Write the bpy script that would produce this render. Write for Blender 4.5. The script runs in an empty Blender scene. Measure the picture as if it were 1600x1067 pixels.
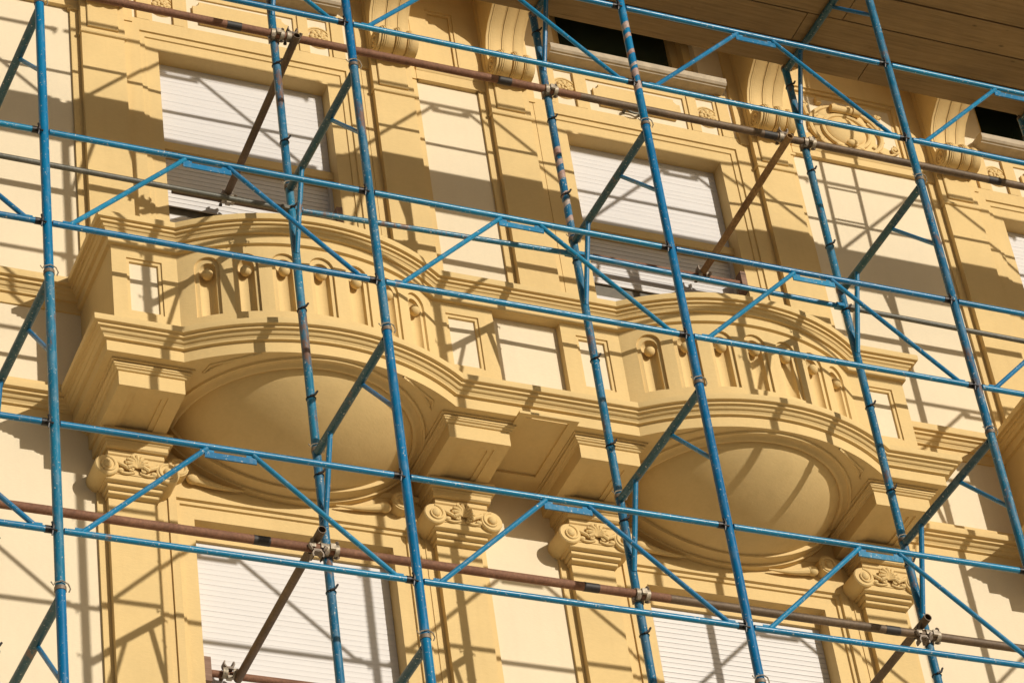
import bpy, math, random
from mathutils import Vector, Matrix
random.seed(7)
PI = math.pi
scn = bpy.context.scene
COL = scn.collection
rad = math.radians

# ------------------------------------------------------------------ camera
right = Vector((0.91921835, -0.37479111, -0.12070316))
down = Vector((0.15741109, 0.63077643, -0.75983074))
fwd = Vector((0.36091451, 0.6794503, 0.63881766))
cam = bpy.data.cameras.new('camera')
cam.sensor_width = 36.0
cam.sensor_fit = 'HORIZONTAL'
cam.lens = 4926.93 / 1600.0 * 36.0
cam.clip_start = 0.1
cam.clip_end = 2000
camo = bpy.data.objects.new('camera', cam)
COL.objects.link(camo)
M = Matrix.Identity(4)
for i in range(3):
    M[i][0] = right[i]; M[i][1] = -down[i]; M[i][2] = -fwd[i]
M[0][3], M[1][3], M[2][3] = 0.0, -13.45, 1.6
camo.matrix_world = M
scn.camera = camo

# ------------------------------------------------------------------ light
sun_to = Vector((0.445, -1.0, 0.312)).normalized()
elev = math.asin(sun_to.z)
W = bpy.data.worlds.new('World'); scn.world = W; W.use_nodes = True
nt = W.node_tree
bg = nt.nodes['Background']
sky = nt.nodes.new('ShaderNodeTexSky')
sky.sky_type = 'NISHITA'
sky.sun_disc = False
sky.sun_elevation = elev
sky.sun_rotation = math.atan2(sun_to.x, sun_to.y)
sky.air_density = 1.0; sky.dust_density = 3.0; sky.ozone_density = 1.0
nt.links.new(sky.outputs[0], bg.inputs[0])
bg.inputs[1].default_value = 0.050
sl = bpy.data.lights.new('sun', 'SUN')
sl.energy = 3.78
sl.angle = rad(0.5)
sl.color = (1.0, 0.925, 0.81)
so = bpy.data.objects.new('sun', sl); COL.objects.link(so)
so.rotation_euler = sun_to.to_track_quat('Z', 'Y').to_euler()
so.location = (6, -30, 20)
scn.view_settings.view_transform = 'Standard'
scn.view_settings.look = 'None'
scn.view_settings.gamma = 1
scn.view_settings.use_curve_mapping = False
scn.view_settings.exposure = 0.0
scn.render.engine = 'CYCLES'
scn.cycles.max_bounces = 8
scn.cycles.diffuse_bounces = 5

# ------------------------------------------------------------------ materials
def new_mat(name):
    m = bpy.data.materials.new(name); m.use_nodes = True
    n = m.node_tree
    return m, n, n.nodes['Principled BSDF']

def N(n, t, **kw):
    x = n.nodes.new(t)
    for k, v in kw.items():
        setattr(x, k, v)
    return x

def coords(n, randomise=False, scale=(1, 1, 1)):
    tc = N(n, 'ShaderNodeTexCoord')
    mp = N(n, 'ShaderNodeMapping')
    mp.inputs['Scale'].default_value = scale
    n.links.new(tc.outputs['Object'], mp.inputs['Vector'])
    if randomise:
        oi = N(n, 'ShaderNodeObjectInfo')
        mul = N(n, 'ShaderNodeMath', operation='MULTIPLY'); mul.inputs[1].default_value = 57.0
        n.links.new(oi.outputs['Random'], mul.inputs[0])
        n.links.new(mul.outputs[0], mp.inputs['Location'])
    return mp.outputs['Vector']

def noise(n, vec, scale, detail=4, rough=0.6):
    x = N(n, 'ShaderNodeTexNoise')
    x.inputs['Scale'].default_value = scale
    x.inputs['Detail'].default_value = detail
    x.inputs['Roughness'].default_value = rough
    n.links.new(vec, x.inputs['Vector'])
    return x.outputs['Fac']

def ramp(n, fac, stops):
    r = N(n, 'ShaderNodeValToRGB')
    el = r.color_ramp.elements
    while len(el) < len(stops):
        el.new(0.5)
    for e, (p, c) in zip(el, stops):
        e.position = p
        e.color = (c[0], c[1], c[2], 1) if hasattr(c, '__len__') else (c, c, c, 1)
    n.links.new(fac, r.inputs['Fac'])
    return r.outputs['Color']

def mixc(n, fac, a, b, mode='MIX'):
    x = N(n, 'ShaderNodeMix', data_type='RGBA', blend_type=mode)
    if isinstance(fac, float): x.inputs[0].default_value = fac
    else: n.links.new(fac, x.inputs[0])
    for i, c in ((6, a), (7, b)):
        if isinstance(c, tuple): x.inputs[i].default_value = (*c, 1)
        else: n.links.new(c, x.inputs[i])
    return x.outputs[2]

def bump(n, bs, h, strength, dist):
    b = N(n, 'ShaderNodeBump')
    b.inputs['Strength'].default_value = strength
    b.inputs['Distance'].default_value = dist
    n.links.new(h, b.inputs['Height'])
    n.links.new(b.outputs[0], bs.inputs['Normal'])

def stucco(name, base, var=0.07, grain=0.32):
    m, n, bs = new_mat(name)
    v = coords(n)
    big = noise(n, v, 1.3, 5, 0.6)
    dk = tuple(c * (1 - 1.3 * var) for c in base)
    lt = tuple(min(0.95, c * (1 + 0.7 * var)) for c in base)
    c1 = ramp(n, big, [(0.3, dk), (0.7, lt)])
    vf = coords(n, scale=(1, 1, 3.2))
    fine = noise(n, vf, 38, 4, 0.7)
    c2 = mixc(n, 0.55, c1, ramp(n, fine, [(0.25, 0.86), (0.75, 1.0)]), 'MULTIPLY')
    # a few faint vertical rain streaks
    vs = coords(n, scale=(9, 9, 0.5))
    st = noise(n, vs, 1.6, 4, 0.6)
    c3 = mixc(n, 0.28 if base[2] < 0.3 else 0.14, c2, ramp(n, st, [(0.28, (0.86, 0.84, 0.80)), (0.5, (1.0, 1.0, 1.0))]), 'MULTIPLY')
    n.links.new(c3, bs.inputs['Base Color'])
    bs.inputs['Roughness'].default_value = 0.78
    bs.inputs['Specular IOR Level'].default_value = 0.3
    mm = N(n, 'ShaderNodeMath', operation='ADD')
    n.links.new(fine, mm.inputs[0]); n.links.new(noise(n, v, 9, 3, 0.5), mm.inputs[1])
    mw = N(n, 'ShaderNodeMath', operation='MULTIPLY_ADD'); mw.inputs[1].default_value = 2.2   # slow hand-trowelled waves
    n.links.new(noise(n, v, 4.5, 2, 0.4), mw.inputs[0]); n.links.new(mm.outputs[0], mw.inputs[2])
    bump(n, bs, mw.outputs[0], grain, 0.004)
    return m

OCHRE = stucco('ochre_masonry_paint', (0.695, 0.512, 0.238))
CREAM = stucco('cream_masonry_paint', (0.745, 0.640, 0.460), 0.035, 0.22)

def plain(name, col, rough=0.5, metal=0.0, bumpk=None, var=0.1, sc=20):
    m, n, bs = new_mat(name)
    v = coords(n, True)
    f = noise(n, v, sc, 5, 0.6)
    c = ramp(n, f, [(0.3, tuple(x * (1 - var) for x in col)), (0.7, tuple(min(1, x * (1 + var)) for x in col))])
    n.links.new(c, bs.inputs['Base Color'])
    bs.inputs['Roughness'].default_value = rough
    bs.inputs['Metallic'].default_value = metal
    if bumpk: bump(n, bs, f, bumpk, 0.002)
    return m

SHUTTER = plain('white_shutter_plastic', (0.60, 0.582, 0.572), 0.5, var=0.025, sc=3)
HANDRAIL = plain('cream_pipe_paint', (0.72, 0.58, 0.36), 0.4, var=0.06, sc=15)
STONE = plain('pale_stone_sill', (0.42, 0.35, 0.25), 0.7, bumpk=0.4, var=0.18, sc=14)
DARKMETAL = plain('dark_oily_steel', (0.030, 0.028, 0.028), 0.45, 0.6, 0.3, 0.4, 60)
GAPSHADE = plain('gap_shade_backing', (0.10, 0.085, 0.055), 0.5, var=0.2)
TAPE = plain('black_sleeve', (0.022, 0.018, 0.016), 0.6, var=0.4, sc=40)

def blue_paint(name, bright, wear, rust):
    m, n, bs = new_mat(name)
    v = coords(n, True)
    vl = coords(n, True, (1, 1, 0.35))
    base = ramp(n, noise(n, v, 2.2, 3), [(0.35, tuple(c * 0.74 for c in bright)), (0.65, bright)])
    oi = N(n, 'ShaderNodeObjectInfo')                     # every piece has aged a little differently
    base = mixc(n, 0.7, base, ramp(n, oi.outputs['Random'], [(0.0, (0.70, 0.72, 0.80)), (0.5, (1.0, 1.0, 0.95)), (1.0, (1.7, 1.20, 1.0))]), 'MULTIPLY')
    dust = ramp(n, noise(n, vl, 26, 6, 0.72), [(0.55 - wear * 0.5, 0.0), (0.78 - wear * 0.5, 1.0)])
    dsep = N(n, 'ShaderNodeSeparateColor'); n.links.new(dust, dsep.inputs[0])
    m1 = N(n, 'ShaderNodeMath', operation='MULTIPLY'); m1.inputs[1].default_value = 0.42
    n.links.new(dsep.outputs[0], m1.inputs[0])
    c1 = mixc(n, m1.outputs[0], base, (0.16, 0.24, 0.29))
    spk = ramp(n, noise(n, v, 75, 3, 0.6), [(0.66 - wear * 0.15, 0.0), (0.70 - wear * 0.15, 1.0)])
    ssep = N(n, 'ShaderNodeSeparateColor'); n.links.new(spk, ssep.inputs[0])
    c2 = mixc(n, ssep.outputs[0], c1, (0.46, 0.46, 0.42))
    ru = ramp(n, noise(n, vl, 5.5, 5, 0.75), [(0.62 - rust, 0.0), (0.70 - rust, 1.0)])
    rsep = N(n, 'ShaderNodeSeparateColor'); n.links.new(ru, rsep.inputs[0])
    c3 = mixc(n, rsep.outputs[0], c2, (0.17, 0.10, 0.07))
    n.links.new(c3, bs.inputs['Base Color'])
    rr = N(n, 'ShaderNodeMath', operation='MULTIPLY_ADD')
    rr.inputs[1].default_value = 0.35; rr.inputs[2].default_value = 0.30
    n.links.new(dsep.outputs[0], rr.inputs[0])
    n.links.new(rr.outputs[0], bs.inputs['Roughness'])
    bs.inputs['Specular IOR Level'].default_value = 0.4
    bump(n, bs, noise(n, v, 60, 4), 0.3, 0.0015)
    return m

BLUE = blue_paint('blue_tube_paint', (0.003, 0.172, 0.385), 0.06, -0.01)
BLUEWORN = blue_paint('worn_blue_tube_paint', (0.010, 0.155, 0.300), 0.20, 0.06)
BLUELIGHT = blue_paint('light_blue_rail_paint', (0.005, 0.190, 0.400), 0.06, -0.035)
BLUEDARK = blue_paint('dusty_dark_blue_paint', (0.008, 0.080, 0.120), 0.12, 0.02)

def rusty(name, a, b, rough=0.75):
    m, n, bs = new_mat(name)
    v = coords(n, True)
    c1 = ramp(n, noise(n, v, 5, 6, 0.7), [(0.3, a), (0.7, b)])
    c2 = mixc(n, 0.6, c1, ramp(n, noise(n, v, 70, 4, 0.7), [(0.3, 0.45), (0.7, 1.25)]), 'MULTIPLY')
    n.links.new(c2, bs.inputs['Base Color'])
    bs.inputs['Roughness'].default_value = rough
    bs.inputs['Metallic'].default_value = 0.15
    bump(n, bs, noise(n, v, 90, 4, 0.7), 0.5, 0.002)
    return m
RUST = rusty('rusty_brown_steel', (0.15, 0.062, 0.032), (0.27, 0.135, 0.078))
RUSTDARK = rusty('dark_greyed_steel', (0.085, 0.056, 0.030), (0.18, 0.118, 0.068), 0.6)
RUSTYELLOW = rusty('peeling_ochre_steel', (0.20, 0.10, 0.04), (0.50, 0.33, 0.14), 0.8)
GREYTUBE = rusty('weathered_grey_green_steel', (0.07, 0.075, 0.06), (0.17, 0.16, 0.13), 0.5)
GALV = plain('spattered_galvanised_clamp', (0.33, 0.28, 0.21), 0.55, 0.3, 0.6, 0.5, 45)
GALVDARK = rusty('stained_clamp_steel', (0.07, 0.045, 0.03), (0.30, 0.24, 0.18), 0.55)

def wood(name, a, b):
    m, n, bs = new_mat(name)
    vg = coords(n, True, (0.5, 9, 9))
    v = coords(n, True)
    g = noise(n, vg, 5, 7, 0.72)
    c1 = ramp(n, g, [(0.25, a), (0.75, b)])
    c2 = mixc(n, 0.65, c1, ramp(n, noise(n, v, 2.2, 4, 0.6), [(0.3, 0.68), (0.7, 1.1)]), 'MULTIPLY')
    # small knots and nail marks
    vo = N(n, 'ShaderNodeTexVoronoi'); vo.inputs['Scale'].default_value = 4.2
    vv = coords(n, True, (0.9, 2.0, 2.0)); n.links.new(vv, vo.inputs['Vector'])
    kn = ramp(n, vo.outputs['Distance'], [(0.03, 0.22), (0.095, 1.0)])
    c3 = mixc(n, 0.8, c2, kn, 'MULTIPLY')
    # long thin cracks along the grain
    ck = noise(n, coords(n, True, (0.35, 14, 14)), 2.6, 5, 0.6)
    c4 = mixc(n, 0.75, c3, ramp(n, ck, [(0.30, 0.35), (0.36, 1.0)]), 'MULTIPLY')
    n.links.new(c4, bs.inputs['Base Color'])
    bs.inputs['Roughness'].default_value = 0.85
    bump(n, bs, g, 0.5, 0.003)
    return m
WOOD = wood('scaffold_board_wood', (0.20, 0.125, 0.05), (0.37, 0.25, 0.11))
BLOCKWOOD = wood('packing_block_wood', (0.16, 0.09, 0.06), (0.33, 0.21, 0.15))

def glass_mat():
    m, n, bs = new_mat('dark_window_glass')
    v = coords(n)
    c = ramp(n, noise(n, v, 1.2, 2), [(0.4, (0.016, 0.026, 0.016)), (0.6, (0.040, 0.056, 0.036))])
    n.links.new(c, bs.inputs['Base Color'])
    bs.inputs['Roughness'].default_value = 0.08
    return m
GLASS = glass_mat()

def ground_mat(name, base, sc):
    m, n, bs = new_mat(name)
    v = coords(n)
    c1 = ramp(n, noise(n, v, sc, 8, 0.7), [(0.3, tuple(c * 0.8 for c in base)), (0.7, tuple(c * 1.15 for c in base))])
    n.links.new(c1, bs.inputs['Base Color'])
    bs.inputs['Roughness'].default_value = 0.9
    bump(n, bs, noise(n, v, 30, 5), 0.5, 0.01)
    return m
GROUND = ground_mat('street_asphalt', (0.10, 0.095, 0.085), 3)
BOUNCEPAVE = ground_mat('bounce_pavement_stone', (0.42, 0.36, 0.27), 2)

# ------------------------------------------------------------------ mesh builder
class MB:
    def __init__(s): s.v = []; s.f = []
    def add(s, vs, fs):
        b = len(s.v); s.v += [tuple(p) for p in vs]
        s.f += [tuple(b + i for i in f) for f in fs]; return s
    def box(s, x0, x1, y0, y1, z0, z1):
        return s.add([(x0, y0, z0), (x1, y0, z0), (x1, y1, z0), (x0, y1, z0), (x0, y0, z1), (x1, y0, z1), (x1, y1, z1), (x0, y1, z1)],
                     [(0, 3, 2, 1), (4, 5, 6, 7), (0, 1, 5, 4), (1, 2, 6, 5), (2, 3, 7, 6), (3, 0, 4, 7)])
    def bevbox(s, x0, x1, y0, y1, z0, z1, b):
        # front (-y) edges chamfered by b
        vs = [(x0, y1, z0), (x1, y1, z0), (x1, y1, z1), (x0, y1, z1),
              (x0, y0 + b, z0), (x1, y0 + b, z0), (x1, y0 + b, z1), (x0, y0 + b, z1),
              (x0 + b, y0, z0 + b), (x1 - b, y0, z0 + b), (x1 - b, y0, z1 - b), (x0 + b, y0, z1 - b)]
        return s.add(vs, [(0, 1, 2, 3), (8, 9, 10, 11)[::1], (4, 5, 9, 8), (5, 6, 10, 9), (6, 7, 11, 10), (7, 4, 8, 11),
                          (0, 4, 7, 3)[::-1], (1, 2, 6, 5)[::-1], (0, 1, 5, 4)[::-1], (3, 7, 6, 2)[::-1]])
    def prism_x(s, prof, x0, x1):
        n = len(prof)
        vs = [(x0, y, z) for y, z in prof] + [(x1, y, z) for y, z in prof]
        return s.add(vs, [(i, (i + 1) % n, n + (i + 1) % n, n + i) for i in range(n)] + [tuple(range(n))[::-1], tuple(range(n, 2 * n))])
    def prism_y(s, prof, y0, y1):
        n = len(prof)
        vs = [(x, y0, z) for x, z in prof] + [(x, y1, z) for x, z in prof]
        return s.add(vs, [(i, (i + 1) % n, n + (i + 1) % n, n + i) for i in range(n)] + [tuple(range(n))[::-1], tuple(range(n, 2 * n))])
    def prism_z(s, prof, z0, z1):
        n = len(prof)
        vs = [(x, y, z0) for x, y in prof] + [(x, y, z1) for x, y in prof]
        return s.add(vs, [(i, (i + 1) % n, n + (i + 1) % n, n + i) for i in range(n)] + [tuple(range(n))[::-1], tuple(range(n, 2 * n))])
    def path(s, pts, r, n=12, caps=True, closed=False, hollow=0):
        pts = [Vector(p) for p in pts]; m = len(pts)
        rs = r if hasattr(r, '__len__') else [r] * m
        rings = []; up = None
        for i, p in enumerate(pts):
            if closed: t = (pts[(i + 1) % m] - pts[i - 1]).normalized()
            elif i == 0: t = (pts[1] - pts[0]).normalized()
            elif i == m - 1: t = (pts[-1] - pts[-2]).normalized()
            else: t = ((pts[i + 1] - p).normalized() + (p - pts[i - 1]).normalized()).normalized()
            if up is None:
                a = Vector((0, 0, 1)) if abs(t.z) < 0.9 else Vector((1, 0, 0))
                up = (a - t * a.dot(t)).normalized()
            else:
                up = (up - t * up.dot(t)).normalized()
            w = t.cross(up)
            rings.append([p + (up * math.cos(2 * PI * k / n) + w * math.sin(2 * PI * k / n)) * rs[i] for k in range(n)])
        vs = [q for rg in rings for q in rg]; fs = []
        for i in range(m if closed else m - 1):
            a, b = i * n, ((i + 1) % m) * n
            for k in range(n):
                fs.append((a + k, a + (k + 1) % n, b + (k + 1) % n, b + k))
        if caps and not closed:
            if hollow:
                for end, pt, sgn in ((0, pts[0], 1), (m - 1, pts[-1], -1)):
                    t = (pts[1] - pts[0]).normalized() if end == 0 else (pts[-1] - pts[-2]).normalized() * -1
                    base = len(vs)
                    vs += [pt + (q - pt) * hollow for q in rings[end]]
                    vs += [pt + (q - pt) * hollow + t * 0.09 for q in rings[end]]
                    a = end * n
                    for k in range(n):
                        k2 = (k + 1) % n
                        fs.append((a + k, base + k, base + k2, a + k2) if sgn == 1 else (a + k, a + k2, base + k2, base + k))
                        fs.append((base + k, base + n + k, base + n + k2, base + k2) if sgn == 1 else (base + k, base + k2, base + n + k2, base + n + k))
                    fs.append(tuple(range(base + n, base + 2 * n)))
            else:
                fs.append(tuple(range(n))[::-1]); fs.append(tuple(range((m - 1) * n, m * n)))
        return s.add(vs, fs)
    def tube(s, a, b, r, n=14, caps=True, hollow=0): return s.path([a, b], r, n, caps, False, hollow)
    def ball(s, c, r, nu=16, nv=10, sc=(1, 1, 1), half=None):
        vs = []; fs = []
        for j in range(nv + 1):
            th = PI * j / nv
            for i in range(nu):
                ph = 2 * PI * i / nu
                vs.append((c[0] + r * sc[0] * math.sin(th) * math.cos(ph), c[1] + r * sc[1] * math.sin(th) * math.sin(ph), c[2] + r * sc[2] * math.cos(th)))
        for j in range(nv):
            for i in range(nu):
                a = j * nu + i; b = j * nu + (i + 1) % nu
                fs.append((a, a + nu, b + nu, b))
        return s.add(vs, fs)
    def ring(s, c, R, r, axis='y', n=28, m=8, sc=(1, 1)):
        pts = []
        for i in range(n):
            a = 2 * PI * i / n
            u, w = R * math.cos(a) * sc[0], R * math.sin(a) * sc[1]
            pts.append({'y': (c[0] + u, c[1], c[2] + w), 'z': (c[0] + u, c[1] + w, c[2]), 'x': (c[0], c[1] + u, c[2] + w)}[axis])
        return s.path(pts, r, m, closed=True)
    def strip(s, rows, close_u=False):
        # rows: list of equal length point lists
        n = len(rows[0]); b = [p for r in rows for p in r]; fs = []
        for i in range(len(rows) - 1):
            for k in range(n if close_u else n - 1):
                k2 = (k + 1) % n
                fs.append((i * n + k, i * n + k2, (i + 1) * n + k2, (i + 1) * n + k))
        return s.add(b, fs)
    def build(s, name, mat, parent=None, ang=32, loc=(0, 0, 0), flip=False):
        me = bpy.data.meshes.new(name)
        me.from_pydata(s.v, [], [f[::-1] for f in s.f] if flip else s.f)
        me.materials.append(mat)
        me.shade_smooth()
        me.set_sharp_from_angle(angle=rad(ang))
        me.update()
        o = bpy.data.objects.new(name, me); COL.objects.link(o)
        o.parent = parent; o.location = loc
        return o

def tag(o, label=None, cat=None, group=None, kind=None):
    for k, v in (('label', label), ('category', cat), ('group', group), ('kind', kind)):
        if v: o[k] = v
    return o
def thing(name, label, cat, loc=(0, 0, 0), group=None, rz=0):
    o = bpy.data.objects.new(name, None); COL.objects.link(o)
    o.location = loc; o.rotation_euler = (0, 0, rz); o.empty_display_size = 0.1
    return tag(o, label, cat, group)
def copy_tree(o, parent=None, loc=None):
    c = o.copy(); COL.objects.link(c); c.parent = parent
    if loc is not None: c.location = loc
    for ch in [x for x in bpy.data.objects if x.parent == o]:
        copy_tree(ch, c)
    return c

# ------------------------------------------------------------------ ground
g = MB(); g.add([(-300, -300, 0), (300, -300, 0), (300, 300, 0), (-300, 300, 0)], [(0, 1, 2, 3)])
tag(g.build('ground', GROUND), kind='structure')
g = MB(); g.box(-60, 60, -34.0, -0.02, 0.004, 0.13)  # unseen paving, widened and toned warm to bounce light onto the undersides
tag(g.build('bounce_pavement', BOUNCEPAVE), kind='structure')

# ------------------------------------------------------------------ the building
CU, CL, CB = 6.955, 6.98, 6.935      # middle of the window pair: upper floor, lower floor, balcony
PER = 6.30
BLD = thing('apartment_building', 'ochre and cream painted classical facade with bowed balconies behind the scaffold', 'building')
module = []                            # parts repeated along the facade
def part(mb, name, mat=OCHRE, parent=None, mod=True, **k):
    o = mb.build(name, mat, parent or BLD, **k)
    if mod and parent is None: module.append(o)
    return o

# wall with openings ---------------------------------------------------
def openings():
    out = []
    for m_ in (-2, -1, 0, 1, 2):
        for s_ in (-1, 1):
            out.append((CU + s_ * 1.44 + m_ * PER, 0.80, 13.0, 16.475))
            out.append((CL + s_ * 1.42 + m_ * PER, 0.755, 9.0, 12.625))
            out.append((CU + s_ * 1.44 + m_ * PER, 0.56, 16.94, 18.6))
    return out
OPN = openings()
xs = sorted(set([-9.0, 23.0] + [round(c - h, 4) for c, h, a, b in OPN if -8.5 < c < 22] + [round(c + h, 4) for c, h, a, b in OPN if -8.5 < c < 22]))
zs = sorted({0.0, 9.0, 12.625, 13.0, 16.475, 16.94, 18.6, 20.5})
w = MB()
for i in range(len(xs) - 1):
    zrun = None
    for j in range(len(zs) - 1):
        xc, zc = (xs[i] + xs[i + 1]) / 2, (zs[j] + zs[j + 1]) / 2
        hole = any(abs(xc - c) < h and a < zc < b for c, h, a, b in OPN)
        if hole:
            if zrun is not None: w.box(xs[i], xs[i + 1], 0, 0.45, zrun, zs[j]); zrun = None
        elif zrun is None: zrun = zs[j]
    if zrun is not None: w.box(xs[i], xs[i + 1], 0, 0.45, zrun, zs[-1])
w.box(-9, 23, 1.2, 1.3, 0, 20.5)        # inner wall closing the rooms
w.box(-9, 23, 0.45, 1.2, 20.4, 20.5)
w.box(-9, 23, 0.45, 1.2, 12.9, 13.1)
w.box(-9, 23, 0.45, 1.2, 16.5, 16.7)
wall = part(w, 'wall', CREAM, mod=False, ang=20)

def bands(hw, z_top, z_bot, prof, cx, outer=None):
    """three-sided mitred moulding round an opening; prof = [(d, y)...] from the opening outwards"""
    mb = MB()
    rows = []
    for d, y in prof:
        rows.append([(cx - hw - d, y, z_bot), (cx - hw - d, y, z_top + d), (cx + hw + d, y, z_top + d), (cx + hw + d, y, z_bot)])
    mb.strip(rows[::-1])
    return mb

CYMA = lambda a, b, n=5: [(a[0] + (b[0] - a[0]) * t, a[1] + (b[1] - a[1]) * (t + 0.35 * math.sin(2 * PI * t) / 2)) for t in [i / n for i in range(n + 1)]]

# sweep of a moulding profile along a plan path with mitres ---------------
def plan_sweep(mb, path, prof, flip=False):
    """path [(x,y)..] ordered left to right as seen from outside; outward = right-hand side; prof [(off,z)..]"""
    m = len(path)
    nrm = []
    for i in range(m):
        def seg(a, b):
            dx, dy = b[0] - a[0], b[1] - a[1]; L = math.hypot(dx, dy); return (dy / L, -dx / L)
        if i == 0: nn = seg(path[0], path[1])
        elif i == m - 1: nn = seg(path[-2], path[-1])
        else:
            a, b = seg(path[i - 1], path[i]), seg(path[i], path[i + 1])
            k = 1 + a[0] * b[0] + a[1] * b[1]
            nn = ((a[0] + b[0]) / k, (a[1] + b[1]) / k)
        nrm.append(nn)
    rows = [[(p[0] + q[0] * o, p[1] + q[1] * o, z) for p, q in zip(path, nrm)] for o, z in prof]
    mb.strip(rows)
    return mb

# --- upper floor pilasters with console brackets
def upper_pilaster(cx):
    mb = MB()
    mb.box(cx - 0.198, cx + 0.198, -0.02, 0.01, 13.0, 16.44)
    mb.box(cx - 0.142, cx + 0.142, -0.065, -0.0195, 13.0, 16.21)
    # astragal and capital block
    mb.prism_x([(-0.0195, 16.205), (-0.066, 16.205), (-0.078, 16.212), (-0.082, 16.222), (-0.076, 16.232), (-0.0195, 16.232)], cx - 0.15, cx + 0.15)
    mb.box(cx - 0.144, cx + 0.144, -0.070, -0.0195, 16.232, 17.6)
    mb.box(cx - 0.215, cx + 0.215, -0.03, 0.0, 16.44, 17.6)
    p = part(mb, 'pilaster')
    t = MB()
    t.bevbox(cx - 0.105, cx + 0.100, -0.086, -0.069, 16.262, 16.50, 0.004)
    part(t, 'tablet', parent=p)
    # console: rolled foot, narrow neck, then a long concave sweep outwards
    c = MB()
    NECK = [(16.665, .120), (16.72, .110), (16.80, .118), (16.87, .142), (16.94, .195), (17.00, .280), (17.07, .400), (17.14, .530), (17.22, .660), (17.31, .780), (17.40, .860)]
    def prof(dy, rr):
        pts = []
        for k in range(0, 12):                           # rolled foot
            a = rad(-100 + 15.5 * k)
            pts.append((-0.165 - dy - rr * math.cos(a), 16.578 + rr * math.sin(a)))
        for z, yy in NECK:
            pts.append((-yy - dy * 0.6, z))
        pts.append((-0.056, 17.40)); pts.append((-0.056, 16.50))
        return pts
    for (a, b, dy, rr, bul) in ((-0.140, -0.122, 0.0, .090, 0), (-0.120, -0.034, 0.006, .097, 0.022), (-0.031, -0.024, 0.0, .086, 0), (-0.021, 0.050, 0.010, .097, 0.024), (0.053, 0.060, 0.0, .086, 0), (0.063, 0.122, 0.006, .097, 0.018), (0.124, 0.140, 0.0, .090, 0)):
        nn = 7 if bul else 1
        for q in range(nn):
            u0, u1 = a + (b - a) * q / nn, a + (b - a) * (q + 1) / nn
            um = (u0 + u1) / 2; s_ = 1 - (2 * (um - (a + b) / 2) / (b - a)) ** 2
            c.prism_x(prof(dy + bul * 0.35 * s_, rr + bul * 0.5 * s_ - (0.006 if bul else 0)), cx + u0, cx + u1)
    c.prism_x([(-0.05, 16.54), (-0.14, 16.54), (-0.100, 16.68), (-0.105, 16.84), (-0.16, 16.93), (-0.46, 17.16), (-0.80, 17.40), (-0.05, 17.40)], cx - 0.135, cx + 0.135)
    for x_, w_ in ((-0.077, 0.040), (0.014, 0.034), (0.093, 0.026)):   # little curls where neck and roll meet
        c.path([(cx + x_ - w_, -0.128, 16.672), (cx + x_ - w_ * .5, -0.146, 16.684), (cx + x_ + w_ * .5, -0.146, 16.684), (cx + x_ + w_, -0.128, 16.672)], [.008, .018, .018, .008], 8)
    part(c, 'console_bracket', parent=p, ang=40)
    for sx in (-1, 1):
        e = MB()
        for q in range(2):
            e.ring((cx + sx * 0.141, -0.165, 16.578), 0.062 - 0.026 * q, 0.009, 'x', 18, 6)
        e.ball((cx + sx * 0.141, -0.165, 16.578), 0.018, 10, 6)
        part(e, 'bracket_scroll', parent=p)
    return p
for s_ in (-2.41, -0.422, 0.422, 2.41):
    upper_pilaster(CU + s_)

# --- upper window surround, frieze, sill, shutter
SLAT = {}
def slat_mesh(wd, h):
    k = (round(wd, 3), h)
    if k not in SLAT:
        mb = MB()
        prof = [(0.012, 0.0), (0.0002, 0.0003), (-0.0005, h * 0.25), (-0.0007, h * 0.5), (-0.0005, h * 0.78), (0.0003, h - 0.0004), (0.012, h)]
        mb.prism_x(prof, -wd / 2, wd / 2)
        me = bpy.data.meshes.new('slat'); me.from_pydata(mb.v, [], mb.f); me.materials.append(SHUTTER)
        me.shade_smooth(); me.set_sharp_from_angle(angle=rad(30))
        SLAT[k] = me
    return SLAT[k]
def shutter(cx, hw, y, z0, z1, pitch, gap, skip=(), parts_parent=None):
    """roller curtain: backing part, each slat a sub-part"""
    mb = MB()
    mb.box(cx - hw, cx + hw, y + 0.02, y + 0.03, z0, z1)
    root = part(mb, 'roller_shutter', SHUTTER if gap < 0.002 else GAPSHADE)  # dark backing puts the shade behind the open gaps into its colour
    n = int((z1 - z0) / pitch)
    for i in range(n):
        if i in skip: continue
        z = z1 - (i + 1) * pitch
        o = bpy.data.objects.new('slat', slat_mesh(2 * hw - 0.004, pitch - gap)); COL.objects.link(o)
        o.parent = root; o.location = (cx, y + random.uniform(-0.0006, 0.0006), z)
    return root
ROSE = None
def rosette(cx, cz, y, p):
    mb = MB()
    mb.ring((cx, y, cz), 0.092, 0.009, 'y', 30, 6)
    mb.ring((cx, y, cz), 0.076, 0.006, 'y', 30, 6)
    for k in range(8):
        a = 2 * PI * k / 8
        mb.ball((cx + 0.047 * math.cos(a), y - 0.006, cz + 0.047 * math.sin(a)), 0.021, 10, 6, (1, 0.8, 1))
    for k in range(6):
        a = 2 * PI * (k + .5) / 6
        mb.ball((cx + 0.022 * math.cos(a), y - 0.016, cz + 0.022 * math.sin(a)), 0.013, 8, 6, (1, 0.8, 1))
    mb.ball((cx, y - 0.024, cz), 0.011, 8, 6)
    return part(mb, 'rosette', parent=p)

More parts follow.
